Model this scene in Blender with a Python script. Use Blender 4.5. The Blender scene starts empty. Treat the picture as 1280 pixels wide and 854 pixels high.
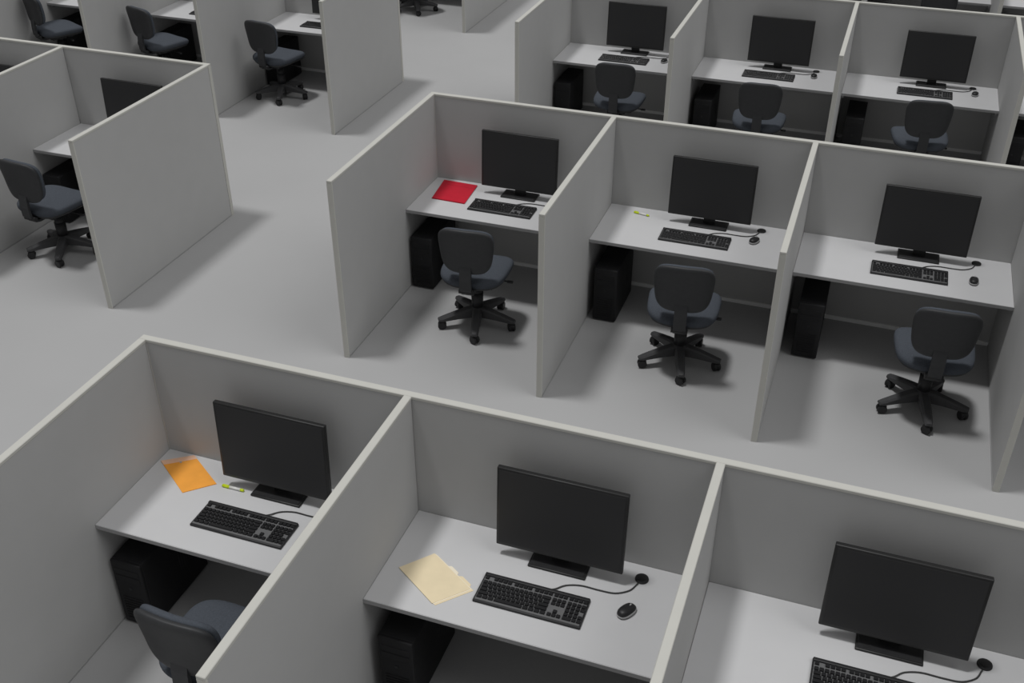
import bpy, bmesh, math, random
from mathutils import Matrix, Vector
random.seed(3)
scn=bpy.context.scene
scn.view_settings.view_transform='Standard'
scn.view_settings.look='None'
W=1.556; D=1.846; H=1.478; A=3.955; G=2.172; HD=.73; T=.038

# ---------------------------------------------------------------- materials
def mat(name,col,rough=.6,noise=0.,nscale=40,bump=0.,bscale=300,spec=.3,metal=0.):
    m=bpy.data.materials.new(name);m.use_nodes=True;nt=m.node_tree;b=nt.nodes['Principled BSDF']
    b.inputs['Roughness'].default_value=rough;b.inputs['Metallic'].default_value=metal
    b.inputs['Specular IOR Level'].default_value=spec
    tc=nt.nodes.new('ShaderNodeTexCoord')
    n=nt.nodes.new('ShaderNodeTexNoise');n.inputs['Scale'].default_value=nscale;n.inputs['Detail'].default_value=4
    nt.links.new(tc.outputs['Object'],n.inputs['Vector'])
    r=nt.nodes.new('ShaderNodeValToRGB')
    r.color_ramp.elements[0].position=.3;r.color_ramp.elements[1].position=.7
    r.color_ramp.elements[0].color=(*[c*(1-noise) for c in col],1);r.color_ramp.elements[1].color=(*[min(1,c*(1+noise)) for c in col],1)
    nt.links.new(n.outputs['Fac'],r.inputs[0]);nt.links.new(r.outputs[0],b.inputs['Base Color'])
    if bump:
        n2=nt.nodes.new('ShaderNodeTexNoise');n2.inputs['Scale'].default_value=bscale;n2.inputs['Detail'].default_value=3
        nt.links.new(tc.outputs['Object'],n2.inputs['Vector'])
        bp=nt.nodes.new('ShaderNodeBump');bp.inputs['Strength'].default_value=bump;bp.inputs['Distance'].default_value=.002
        nt.links.new(n2.outputs['Fac'],bp.inputs['Height']);nt.links.new(bp.outputs[0],b.inputs['Normal'])
    return m
M_floor=mat('floor_screed',(.405,.405,.405),.5,.015,1.2,.05,60,.25)
M_panel=mat('panel_fabric',(.465,.465,.46),.9,.012,6,.12,500,.15)
M_cap=mat('panel_trim',(.55,.545,.505),.55,.02,8,0)
M_kick=mat('kick_rail',(.88,.88,.87),.5,.02,8,0)
M_dark=mat('seam_dark',(.05,.05,.05),.8)
M_desk=mat('desk_laminate',(.56,.56,.565),.42,.012,5,.02,200,.35)
M_deskedge=mat('desk_edge',(.34,.34,.34),.5,.02)
M_black=mat('black_plastic',(.020,.020,.021),.45,.1,30,.05,500,.35)
M_bezel=mat('monitor_bezel',(.018,.018,.018),.4,.05,30,0,300,.35)
M_screen=mat('monitor_screen',(.030,.030,.031),.5,.03,3,0,300,.3)
M_body=mat('keyboard_plate',(.13,.13,.132),.5,.05)
M_key=mat('keyboard_key',(.013,.013,.014),.4,.05,30,0,300,.4)
M_base=mat('chair_base',(.058,.058,.06),.5,.06,30,.05,300,.35)
M_shell=mat('chair_shell',(.034,.035,.037),.5,.08,40,.15,400,.35)
M_fab=mat('chair_fabric',(.074,.083,.098),.95,.12,120,.5,700,.1)
M_tower=mat('tower_case',(.014,.014,.015),.55,.1,30,0,300,.3)
M_grey=mat('grey_plastic',(.42,.42,.42),.4)
M_red=mat('red_card',(.52,.013,.032),.5,.04,20,.05,200)
M_redd=mat('red_card_dark',(.32,.008,.02),.5)
M_or=mat('orange_paper',(.88,.37,.055),.7,.04,15,.05,120)
M_orf=mat('flap_paper',(.80,.50,.34),.7,.04)
M_man=mat('manila_card',(.80,.68,.46),.7,.03,15,.04,120)
M_man2=mat('manila_card_pale',(.86,.78,.62),.7,.03)
M_yel=mat('highlighter_yellow',(.62,.75,.02),.4)
M_wht=mat('highlighter_white',(.75,.75,.72),.4)

# ---------------------------------------------------------------- mesh builder
class MB:
    def __init__(s): s.bm=bmesh.new(); s.mats=[]
    def mi(s,m):
        if m not in s.mats:s.mats.append(m)
        return s.mats.index(m)
    def merge(s,t,m,xf=None,smooth=False):
        i=s.mi(m)
        if xf is not None: bmesh.ops.transform(t,matrix=xf,verts=t.verts)
        for f in t.faces: f.material_index=i;f.smooth=smooth
        me=bpy.data.meshes.new('tmp');t.to_mesh(me);t.free();s.bm.from_mesh(me);bpy.data.meshes.remove(me)
    def box(s,a,b,m,bev=0.,xf=None,seg=1,taper=None):
        t=bmesh.new();bmesh.ops.create_cube(t,size=1)
        c=[(p+q)/2 for p,q in zip(a,b)];d=[abs(q-p) for p,q in zip(a,b)]
        for v in t.verts:
            if taper and v.co.z>0: v.co.x*=taper[0];v.co.y*=taper[1]
            v.co=Vector([c[k]+v.co[k]*d[k] for k in range(3)])
        if bev: bmesh.ops.bevel(t,geom=t.edges[:],offset=bev,segments=seg,affect='EDGES',profile=.5)
        s.merge(t,m,xf,seg>1)
    def cyl(s,p,r1,r2,h,m,xf=None,n=24,bev=0.):
        t=bmesh.new();bmesh.ops.create_cone(t,cap_ends=True,segments=n,radius1=r1,radius2=r2,depth=h)
        if bev: bmesh.ops.bevel(t,geom=[e for e in t.edges if abs(e.verts[0].co.z-e.verts[1].co.z)<1e-6],offset=bev,segments=2,affect='EDGES')
        mx=Matrix.Translation(p)
        if xf is not None: mx=mx@xf
        i=s.mi(m);bmesh.ops.transform(t,matrix=mx,verts=t.verts)
        for f in t.faces: f.material_index=i;f.smooth=len(f.verts)==4
        me=bpy.data.meshes.new('tmp');t.to_mesh(me);t.free();s.bm.from_mesh(me);bpy.data.meshes.remove(me)
    def pad(s,a,b,c,e1,e2,m,fn,nu=56,nv=18):
        t=bmesh.new();sg=lambda w,e: math.copysign(abs(w)**e,w)
        rows=[]
        for j in range(nv+1):
            v=-math.pi/2+math.pi*j/nv
            if j in(0,nv): rows.append([t.verts.new(fn(0,0,c*(-1 if j==0 else 1)))]);continue
            rows.append([t.verts.new(fn(a*sg(math.cos(v),e1)*sg(math.cos(2*math.pi*k/nu),e2),b*sg(math.cos(v),e1)*sg(math.sin(2*math.pi*k/nu),e2),c*sg(math.sin(v),.8))) for k in range(nu)])
        for j in range(nv):
            p,q=rows[j],rows[j+1]
            for k in range(nu):
                k2=(k+1)%nu
                if len(p)==1: t.faces.new((p[0],q[k2],q[k]))
                elif len(q)==1: t.faces.new((p[k],p[k2],q[0]))
                else: t.faces.new((p[k],p[k2],q[k2],q[k]))
        bmesh.ops.recalc_face_normals(t,faces=t.faces)
        s.merge(t,m,None,True)
    def loft(s,secs,m,smooth=True):
        t=bmesh.new();R=[[t.verts.new(p) for p in q] for q in secs];n=len(R[0])
        for a,b in zip(R,R[1:]):
            for k in range(n): t.faces.new((a[k],a[(k+1)%n],b[(k+1)%n],b[k]))
        t.faces.new(R[0][::-1]);t.faces.new(R[-1]);bmesh.ops.recalc_face_normals(t,faces=t.faces)
        s.merge(t,m,None,smooth)
    def tube(s,pts,r,m,n=8):
        secs=[]
        P=[Vector(p) for p in pts];Q=[]
        for i in range(len(P)-1):
            p0=P[max(i-1,0)];p1=P[i];p2=P[i+1];p3=P[min(i+2,len(P)-1)]
            for k in range(6):
                u=k/6;Q.append(.5*((2*p1)+(p2-p0)*u+(2*p0-5*p1+4*p2-p3)*u*u+(3*p1-p0-3*p2+p3)*u**3))
        Q.append(P[-1])
        for i,p in enumerate(Q):
            d=(Q[min(i+1,len(Q)-1)]-Q[max(i-1,0)]).normalized()
            u=d.cross(Vector((0,0,1)))
            if u.length<1e-3:u=Vector((1,0,0))
            u.normalize();w=d.cross(u)
            secs.append([p+r*(math.cos(2*math.pi*k/n)*u+math.sin(2*math.pi*k/n)*w) for k in range(n)])
        s.loft(secs,m)
    def slab(s,poly,z0,z1,m):
        t=bmesh.new();b=[t.verts.new((x,y,z0)) for x,y in poly];c=[t.verts.new((x,y,z1)) for x,y in poly]
        n=len(poly);t.faces.new(b[::-1]);t.faces.new(c)
        for k in range(n):t.faces.new((b[k],b[(k+1)%n],c[(k+1)%n],c[k]))
        bmesh.ops.recalc_face_normals(t,faces=t.faces);s.merge(t,m)
    def mesh(s,name):
        me=bpy.data.meshes.new(name);s.bm.to_mesh(me);s.bm.free()
        for m in s.mats: me.materials.append(m)
        return me
def put(me,name,loc=(0,0,0),rot=0,parent=None):
    o=bpy.data.objects.new(name,me);o.location=loc;o.rotation_euler=(0,0,rot);bpy.context.collection.objects.link(o)
    if parent: o.parent=parent
    return o

# ---------------------------------------------------------------- floor
b=MB();b.box((-16,-12,-.1),(14,18,0),M_floor);put(b.mesh('floor'),'floor')

# ---------------------------------------------------------------- partitions
def partition(n):
    b=MB();L=n*W;h=T/2;ct=.020
    b.box((-h+.004,-h,.0),(L+h-.004,h,H-ct),M_panel)
    b.box((-h-.002,-h-.002,H-ct),(L+h+.002,h+.002,H),M_cap,.003)
    for k in (0,n):
        x=k*W;b.box((x-h-.002,-h-.002,0),(x+h+.002,h+.002,H-ct),M_cap,.002)
    b.box((h,-h-.018,.0),(L-h,-h,.032),M_kick,.002)
    for k in range(n+1):
        x=k*W
        b.box((x-h,-D+.014,.0),(x+h,-h-.006,H-ct),M_panel)
        b.box((x-h+.006,-h-.006,0),(x+h-.006,-h,H-ct),M_dark)
        b.box((x-h-.002,-D,H-ct),(x+h+.002,-h-.002,H),M_cap,.003)
        b.box((x-h-.002,-D,0),(x+h+.002,-D+.014,H-ct),M_cap,.002)
        for fx in (x-h-.003,x+h):
            b.box((fx,-D+.014,0),(fx+.003,-h-.018,.012),M_deskedge)
    return b.mesh('cubicle_partition')
P4=partition(4);P5=partition(5);P2=partition(2)
LX=-G-5*W
for y in (-A,0,A,2*A): put(P4,'cubicle_partition',(0,y,0))
for y in (0,A,2*A): put(P5,'cubicle_partition',(LX,y,0))
put(P2,'cubicle_partition',(-G-2*W,-A,0))

# ---------------------------------------------------------------- desk
def desk():
    b=MB();h=T/2+.001
    b.box((h,-.69,HD-.03),(W-h,-h,HD),M_desk,.003)
    b.box((h,-.692,HD-.028),(W-h,-.689,HD-.003),M_deskedge)
    for x0,x1 in ((h,h+.025),(W-h-.025,W-h)):
        b.box((x0,-.62,HD-.075),(x1,-.05,HD-.03),M_deskedge,.002)
    b.box((h+.03,-h-.03,HD-.08),(W-h-.03,-h,HD-.03),M_deskedge,.002)
    return b.mesh('desk')
DESK=desk()
def grommet():
    b=MB()
    b.cyl((0,0,.005),.035,.033,.010,M_black,bev=.002)
    b.cyl((0,0,.011),.020,.020,.003,M_bezel)
    return b.mesh('cable_grommet')
GRO=grommet()

# ---------------------------------------------------------------- monitor
def monitor():
    b=MB()
    b.box((-.15,-.075,0),(.15,.075,.012),M_bezel,.005,seg=2)
    b.box((-.14,-.066,.011),(.14,.066,.016),M_black,.002)
    b.loft([[(sx*.045,sy*.012+.012+oy,z) for sx,sy in((-1,-1),(1,-1),(1,1),(-1,1))] for z,oy in((.012,.0),(.08,.006),(.2,.012),(.30,.004))],M_bezel,False)
    tilt=Matrix.Translation((0,-.0,.30))@Matrix.Rotation(math.radians(-3),4,'X')@Matrix.Translation((0,0,-.30))
    z0,z1,w=.07,.55,.327
    b.box((-w,-.032,z0),(w,-.004,z1),M_bezel,.005,xf=tilt,seg=2)
    b.box((-w+.014,-.0335,z0+.02),(w-.014,-.031,z1-.014),M_screen,xf=tilt)
    b.box((-w+.05,-.006,z0+.06),(w-.05,.012,z1-.06),M_bezel,.008,xf=tilt)
    b.box((-.10,.010,.22),(.10,.028,.38),M_black,.006,xf=tilt)
    for k in range(8): b.box((-.18+k*.045,.0125,z1-.10),(-.155+k*.045,.0135,z1-.075),M_dark,xf=tilt)
    return b.mesh('computer_monitor')
MON=monitor()

# ---------------------------------------------------------------- keyboard
def keyboard():
    b=MB();w,d=.27,.096
    b.box((-w,-d,0),(w,d,.014),M_black,.004,seg=2)
    b.box((-w+.002,d-.022,.010),(w-.002,d-.002,.022),M_black,.004,seg=2)
    p=.0233;h0=.014
    b.box((-w+.008,-d+.010,.012),(w-.008,d-.024,.0152),M_body)
    def row(y,x0,ws,hh=.010):
        x=x0
        for k in ws:
            if k>0: b.box((x+.0017,y-p*.425,h0),(x+k*p-.0017,y+p*.425,h0+hh),M_key,.0012,taper=(.88 if k<2 else .95,.84))
            x+=abs(k)*p
    x0=-w+.010;ys=[d-.038-i*(p+.0006) for i in range(6)];ys=[ys[0]+.004]+[y-.003 for y in ys[1:]]
    row(ys[0],x0,[1,-1,1,1,1,1,-.5,1,1,1,1,-.5,1,1,1,1]);
    row(ys[1],x0,[1]*13+[2]);row(ys[2],x0,[1.5]+[1]*12+[1.5]);row(ys[3],x0,[1.75]+[1]*11+[2.25]);row(ys[4],x0,[2.25]+[1]*10+[2.75]);row(ys[5],x0,[1.25]*3+[6.25]+[1.25]*4)
    xn=x0+15.25*p
    for i in(0,1,2):row(ys[i],xn,[1,1,1])
    row(ys[4],xn,[-1,1]);row(ys[5],xn,[1,1,1])
    xm=x0+18.5*p
    row(ys[0],xm,[1,1,1,1]);row(ys[1],xm,[1]*4);row(ys[2],xm,[1]*4);row(ys[3],xm,[1]*3);row(ys[4],xm,[1]*4);row(ys[5],xm,[2,1,1])
    return b.mesh('keyboard')
KB=keyboard()
def cable():
    b=MB();z=.005
    pts=[(.84,-.343,.012),(.86,-.325,.008),(.90,-.285,z),(.97,-.262,z),(1.06,-.262,z),(1.14,-.255,z),(1.20,-.215,z),(1.224,-.165,z),(1.229,-.155,.006)]
    b.tube([(x-.772,y+.437,zz) for x,y,zz in pts],.0036,M_dark)
    return b.mesh('cable')
CAB=cable()
def mouse():
    b=MB()
    b.pad(.034,.056,.012,.6,.75,M_grey,lambda x,y,z:(x*(1-.12*(y/.056)**2),y,.012+z),40,12)
    b.pad(.031,.053,.022,.8,.8,M_black,lambda x,y,z:(x,y-.001,.017+max(z,-.012)*(1-.25*y/.053)),40,12)
    b.cyl((0,.026,.036),.007,.007,.005,M_grey,xf=Matrix.Rotation(math.pi/2,4,'Y'),n=16)
    return b.mesh('computer_mouse')
MOU=mouse()

# ---------------------------------------------------------------- tower pc
def tower():
    b=MB();w,d,h=.19,.53,.48
    b.box((0,.02,.012),(w,d,h),M_tower,.006,seg=2)
    b.box((.0,.0,.012),(w,.026,h-.0),M_tower,.008,seg=2)
    for x in(.02,w-.05):
        for y in(.04,d-.07): b.box((x,y,0),(x+.03,y+.03,.014),M_dark)
    b.box((.02,-.003,h-.09),(w-.02,.002,h-.05),M_tower,.001)
    b.box((.02,-.003,h-.14),(w-.02,.002,h-.10),M_tower,.001)
    b.cyl((w/2,-.002,h-.19),.009,.009,.006,M_black,xf=Matrix.Rotation(math.pi/2,4,'X'))
    for k in range(9): b.box((.03,-.003,.05+k*.02),(w-.03,.001,.058+k*.02),M_tower)
    for k in range(6): b.box((w-.001,.30+k*.02,.18),(w+.001,.308+k*.02,.34),M_black)
    return b.mesh('computer_tower')
TOW=tower()

# ---------------------------------------------------------------- office chair
def chair(phase):
    b=MB();RC=.292
    for i in range(5):
        a=phase+i*2*math.pi/5;ca,sa=math.cos(a),math.sin(a)
        def P(r,s,z):return (ca*r-sa*s,sa*r+ca*s,z)
        secs=[]
        for r,w,zt,zb in((.03,.038,.168,.085),(.08,.037,.162,.085),(.15,.034,.146,.085),(.23,.031,.125,.080),(.29,.029,.108,.076),(.322,.022,.100,.078)):
            secs.append([P(r,-w,zb),P(r,w,zb),P(r,w,zt-.012),P(r,w*.62,zt),P(r,-w*.62,zt),P(r,-w,zt-.012)])
        b.loft(secs,M_base,False)
        b.cyl(P(RC,0,.072),.011,.011,.03,M_black,n=12)
        sw=a+.9+i*1.3;cr=Matrix.Rotation(sw,4,'Z')@Matrix.Rotation(math.pi/2,4,'X')
        c=Vector(P(RC,0,.034));off=Matrix.Rotation(sw,3,'Z')@Vector((0,1,0))
        for s_ in(-1,1): b.cyl(c+off*.016*s_,.034,.034,.022,M_black,xf=cr,n=24,bev=.004)
        b.cyl(c,.026,.026,.014,M_base,xf=cr,n=16)
        b.box((-.030,-.022,.026),(.018,.022,.070),M_black,.008,xf=Matrix.Translation(P(RC,0,-.002))@Matrix.Rotation(sw,4,'Z'),seg=2)
    b.cyl((0,0,.125),.062,.052,.09,M_base,bev=.004)
    b.cyl((0,0,.225),.046,.048,.14,M_black);b.cyl((0,0,.30),.040,.042,.12,M_black);b.cyl((0,0,.37),.030,.030,.12,M_black)
    b.box((-.10,-.15,.395),(.10,.12,.44),M_black,.012,seg=2)
    b.box((-.17,-.17,.430),(.17,.15,.444),M_black,.003)
    b.tube([(.07,.03,.415),(.17,.03,.412),(.245,.035,.405)],.007,M_black);b.box((.235,.022,.395),(.285,.048,.412),M_black,.006,seg=2)
    def seat(x,y,z,zc):
        n=y/.25
        return (x*(1+.05*n),y-.005,zc+z+ .018*(x/.25)**2-(.03*max(0,n-.4)**1.5))
    b.pad(.250,.240,.028,.35,.55,M_shell,lambda x,y,z:seat(x,y,z,.462))
    b.pad(.266,.256,.050,.42,.55,M_fab,lambda x,y,z:seat(x,y,z,.496))
    secs=[]
    for y,z,dy,dz in((-.08,.425,0,1),(-.22,.420,0,1),(-.275,.43,-.5,.85),(-.305,.48,-1,.2),(-.308,.56,-1,0),(-.302,.64,-1,0),(-.290,.70,-1,0)):
        nx=Vector((0,dy,dz)).normalized()*.011;w=.046
        p=Vector((0,y,z));secs.append([p+Vector((-w,0,0))-nx,p+Vector((w,0,0))-nx,p+Vector((w,0,0))+nx,p+Vector((-w,0,0))+nx])
    b.loft(secs,M_shell,False)
    b.cyl((0,-.278,.455),.02,.02,.12,M_black,xf=Matrix.Rotation(math.pi/2,4,'Y'),n=20)
    def back(x,y,z,yc):
        t=y/.19
        X=x*(1+.09*t-.04*t*t)
        Y=yc+z+.62*X*X-.02*t+.013*(1-t*t)
        return (X,Y,.805+y)
    b.pad(.209,.190,.026,.30,.48,M_shell,lambda x,y,z:back(x,y,z,-.300))
    b.pad(.202,.182,.034,.42,.48,M_fab,lambda x,y,z:back(x,y,z,-.264))
    return b.mesh('office_chair')

def put_chair(x,y,head,phase):
    r=math.radians(head-90)
    put(chair(math.radians(phase)-r),'office_chair',(x,y,0),r)

# ---------------------------------------------------------------- furnish cubicles
def furnish(cx,oy,off=0.,mouse_at=(1.225,-.345),mrot=-12):
    put(DESK,'desk',(cx,oy,0))
    ox=cx+off
    put(GRO,'cable_grommet',(ox+1.232,oy-.118,HD))
    put(MON,'computer_monitor',(ox+.820,oy-.148,HD))
    k=put(KB,'keyboard',(ox+.765,oy-.437,HD));put(CAB,'cable',(0,0,0),0,k)
    put(MOU,'computer_mouse',(ox+mouse_at[0],oy+mouse_at[1],HD),math.radians(mrot))
    put(TOW,'computer_tower',(ox+.042,oy-.685,0))
ms={(0,-1):((1.22,-.35),-10),(1,-1):((1.215,-.355),-30),(2,-1):((1.22,-.36),-10),
    (0,0):((1.21,-.36),-10),(1,0):((1.205,-.32),-20),(2,0):((1.21,-.42),-5),
    (0,1):((1.20,-.35),-10),(1,1):((1.225,-.305),0),(2,1):((1.25,-.31),-10)}
for j in(-1,0,1,2):
    for k in range(4):
        m=ms.get((k,j),((1.22,-.35),-8));furnish(k*W,j*A,.03*min(k,2),*m)
for j in(0,1,2):
    for k in range(5): furnish(LX+k*W,j*A)
for k in range(2): furnish(-G-2*W+k*W,-A)

for c in [(.775,-1.05,95,-74),(2.415,-1.055,96,-75),(4.17,-1.06,93,-79),
          (.95,-A-1.00,88,-60),(2.45,-A-1.25,92,-70),(4.02,-A-1.30,90,-70),
          (.88,A-1.03,92,-70),(2.38,A-1.13,93,-75),(3.95,A-1.08,96,-75),(5.5,A-1.05,90,-60),(5.6,-1.1,80,-60),
          (-3.17,-1.14,84,-62),(-4.85,-1.1,60,-60),
          (-3.30,A-.97,82,-70),(-4.91,A-.97,72,-60),(-6.48,A-.95,64,-60),(-8.0,A-.95,60,-60),
          (-3.25,2*A-1.05,60,-60),(-4.85,2*A-1.05,60,-60),(.85,2*A-1.08,88,-60),(2.4,2*A-1.1,90,-60),(4.0,2*A-1.1,90,-60),(5.6,2*A-1.1,95,-60),
          (-3.1,-A-1.1,80,-50)]: put_chair(*c)

# ---------------------------------------------------------------- papers
b=MB();q=[(.10,-.075),(.41,-.085),(.435,-.445),(.14,-.435)]
b.slab(q,0,.004,M_redd);b.slab([(x+.004,y+.003) for x,y in q],.004,.009,M_red)
b.slab([(.165,-.15),(.40,-.155),(.402,-.158),(.165,-.153)],.009,.0093,M_redd)
put(b.mesh('red_folder'),'red_folder',(0,0,HD))
b=MB();q=[Vector((.04,-.135)),Vector((.19,-.03)),Vector((.445,-.20)),Vector((.31,-.325))]
b.slab(q,0,.004,M_or)
f=.13;b.slab([q[0],q[1],q[1].lerp(q[2],f),q[0].lerp(q[3],f)],.004,.005,M_orf)
c=(q[0].lerp(q[1],.5)).lerp(q[2].lerp(q[3],.5),f+.02)
b.cyl((c.x,c.y,.0055),.006,.006,.002,M_grey,n=16)
put(b.mesh('orange_envelope'),'orange_envelope',(0,-A,HD))
b=MB();q=[Vector((.085,-.45)),Vector((.215,-.30)),Vector((.475,-.465)),Vector((.335,-.615))]
u=(q[1]-q[0]).normalized();v=(q[2]-q[1]).normalized()
def tabpoly(q,t0,t1):
    a=q[1].lerp(q[2],t0);c=q[1].lerp(q[2],t1);return [q[0],q[1],a,a.lerp(c,.12)+u*.014,a.lerp(c,.88)+u*.014,c,q[2],q[3]]
b.slab([p+v*.010+u*.006 for p in tabpoly(q,.6,.9)],0,.002,M_man)
b.slab([p+u*.004 for p in tabpoly(q,.35,.6)],.002,.003,M_man2)
b.slab([p-v*.006 for p in q],.003,.005,M_man)
put(b.mesh('manila_folder'),'manila_folder',(1.575,-A,HD))
def hl():
    b=MB();r=.0085;X=Matrix.Rotation(math.pi/2,4,'Y')
    b.cyl((-.045,0,r),r,r,.045,M_yel,xf=X,n=16,bev=.001);b.cyl((.012,0,r),r*.9,r*.9,.07,M_wht,xf=X,n=16)
    b.cyl((.055,0,r),r*.95,r*.8,.02,M_yel,xf=X,n=16);b.box((-.06,-.002,r*2-.001),(-.03,.002,r*2+.003),M_yel)
    return b.mesh('highlighter_pen')
HL=hl()
put(HL,'highlighter_pen',(.555,-A-.205,HD),0);put(HL,'highlighter_pen',(1.86,-.147,HD),math.radians(-12))

# ---------------------------------------------------------------- lights
def sun(e,trav,ang,col=(1,1,1)):
    l=bpy.data.lights.new('ceiling_light','SUN');l.energy=e;l.angle=math.radians(ang);l.color=col
    o=bpy.data.objects.new('ceiling_light',l);o.location=(0,0,6);o.rotation_euler=Vector(trav).to_track_quat('-Z','Y').to_euler();bpy.context.collection.objects.link(o)
sun(1.45,(.23,.07,-1),7)
sun(.8,(-.70,.08,-1),36)
w=bpy.data.worlds.new('w');scn.world=w;w.use_nodes=True;w.node_tree.nodes['Background'].inputs[0].default_value=(.99,.99,1,1);w.node_tree.nodes['Background'].inputs[1].default_value=.265

# ---------------------------------------------------------------- camera
R=[(0.942656,0.333765,-0.000564),(0.182180,-0.515946,-0.837025),(-0.279660,0.788924,-0.547165)]
C=(3.4737,-7.8386,4.5971)
cd=bpy.data.cameras.new('camera');co=bpy.data.objects.new('camera',cd);bpy.context.collection.objects.link(co)
co.matrix_world=Matrix([[R[0][i],-R[1][i],-R[2][i],C[i]] for i in range(3)]+[[0,0,0,1]])
cd.sensor_width=36;cd.lens=1334.65*36/1280;scn.camera=co
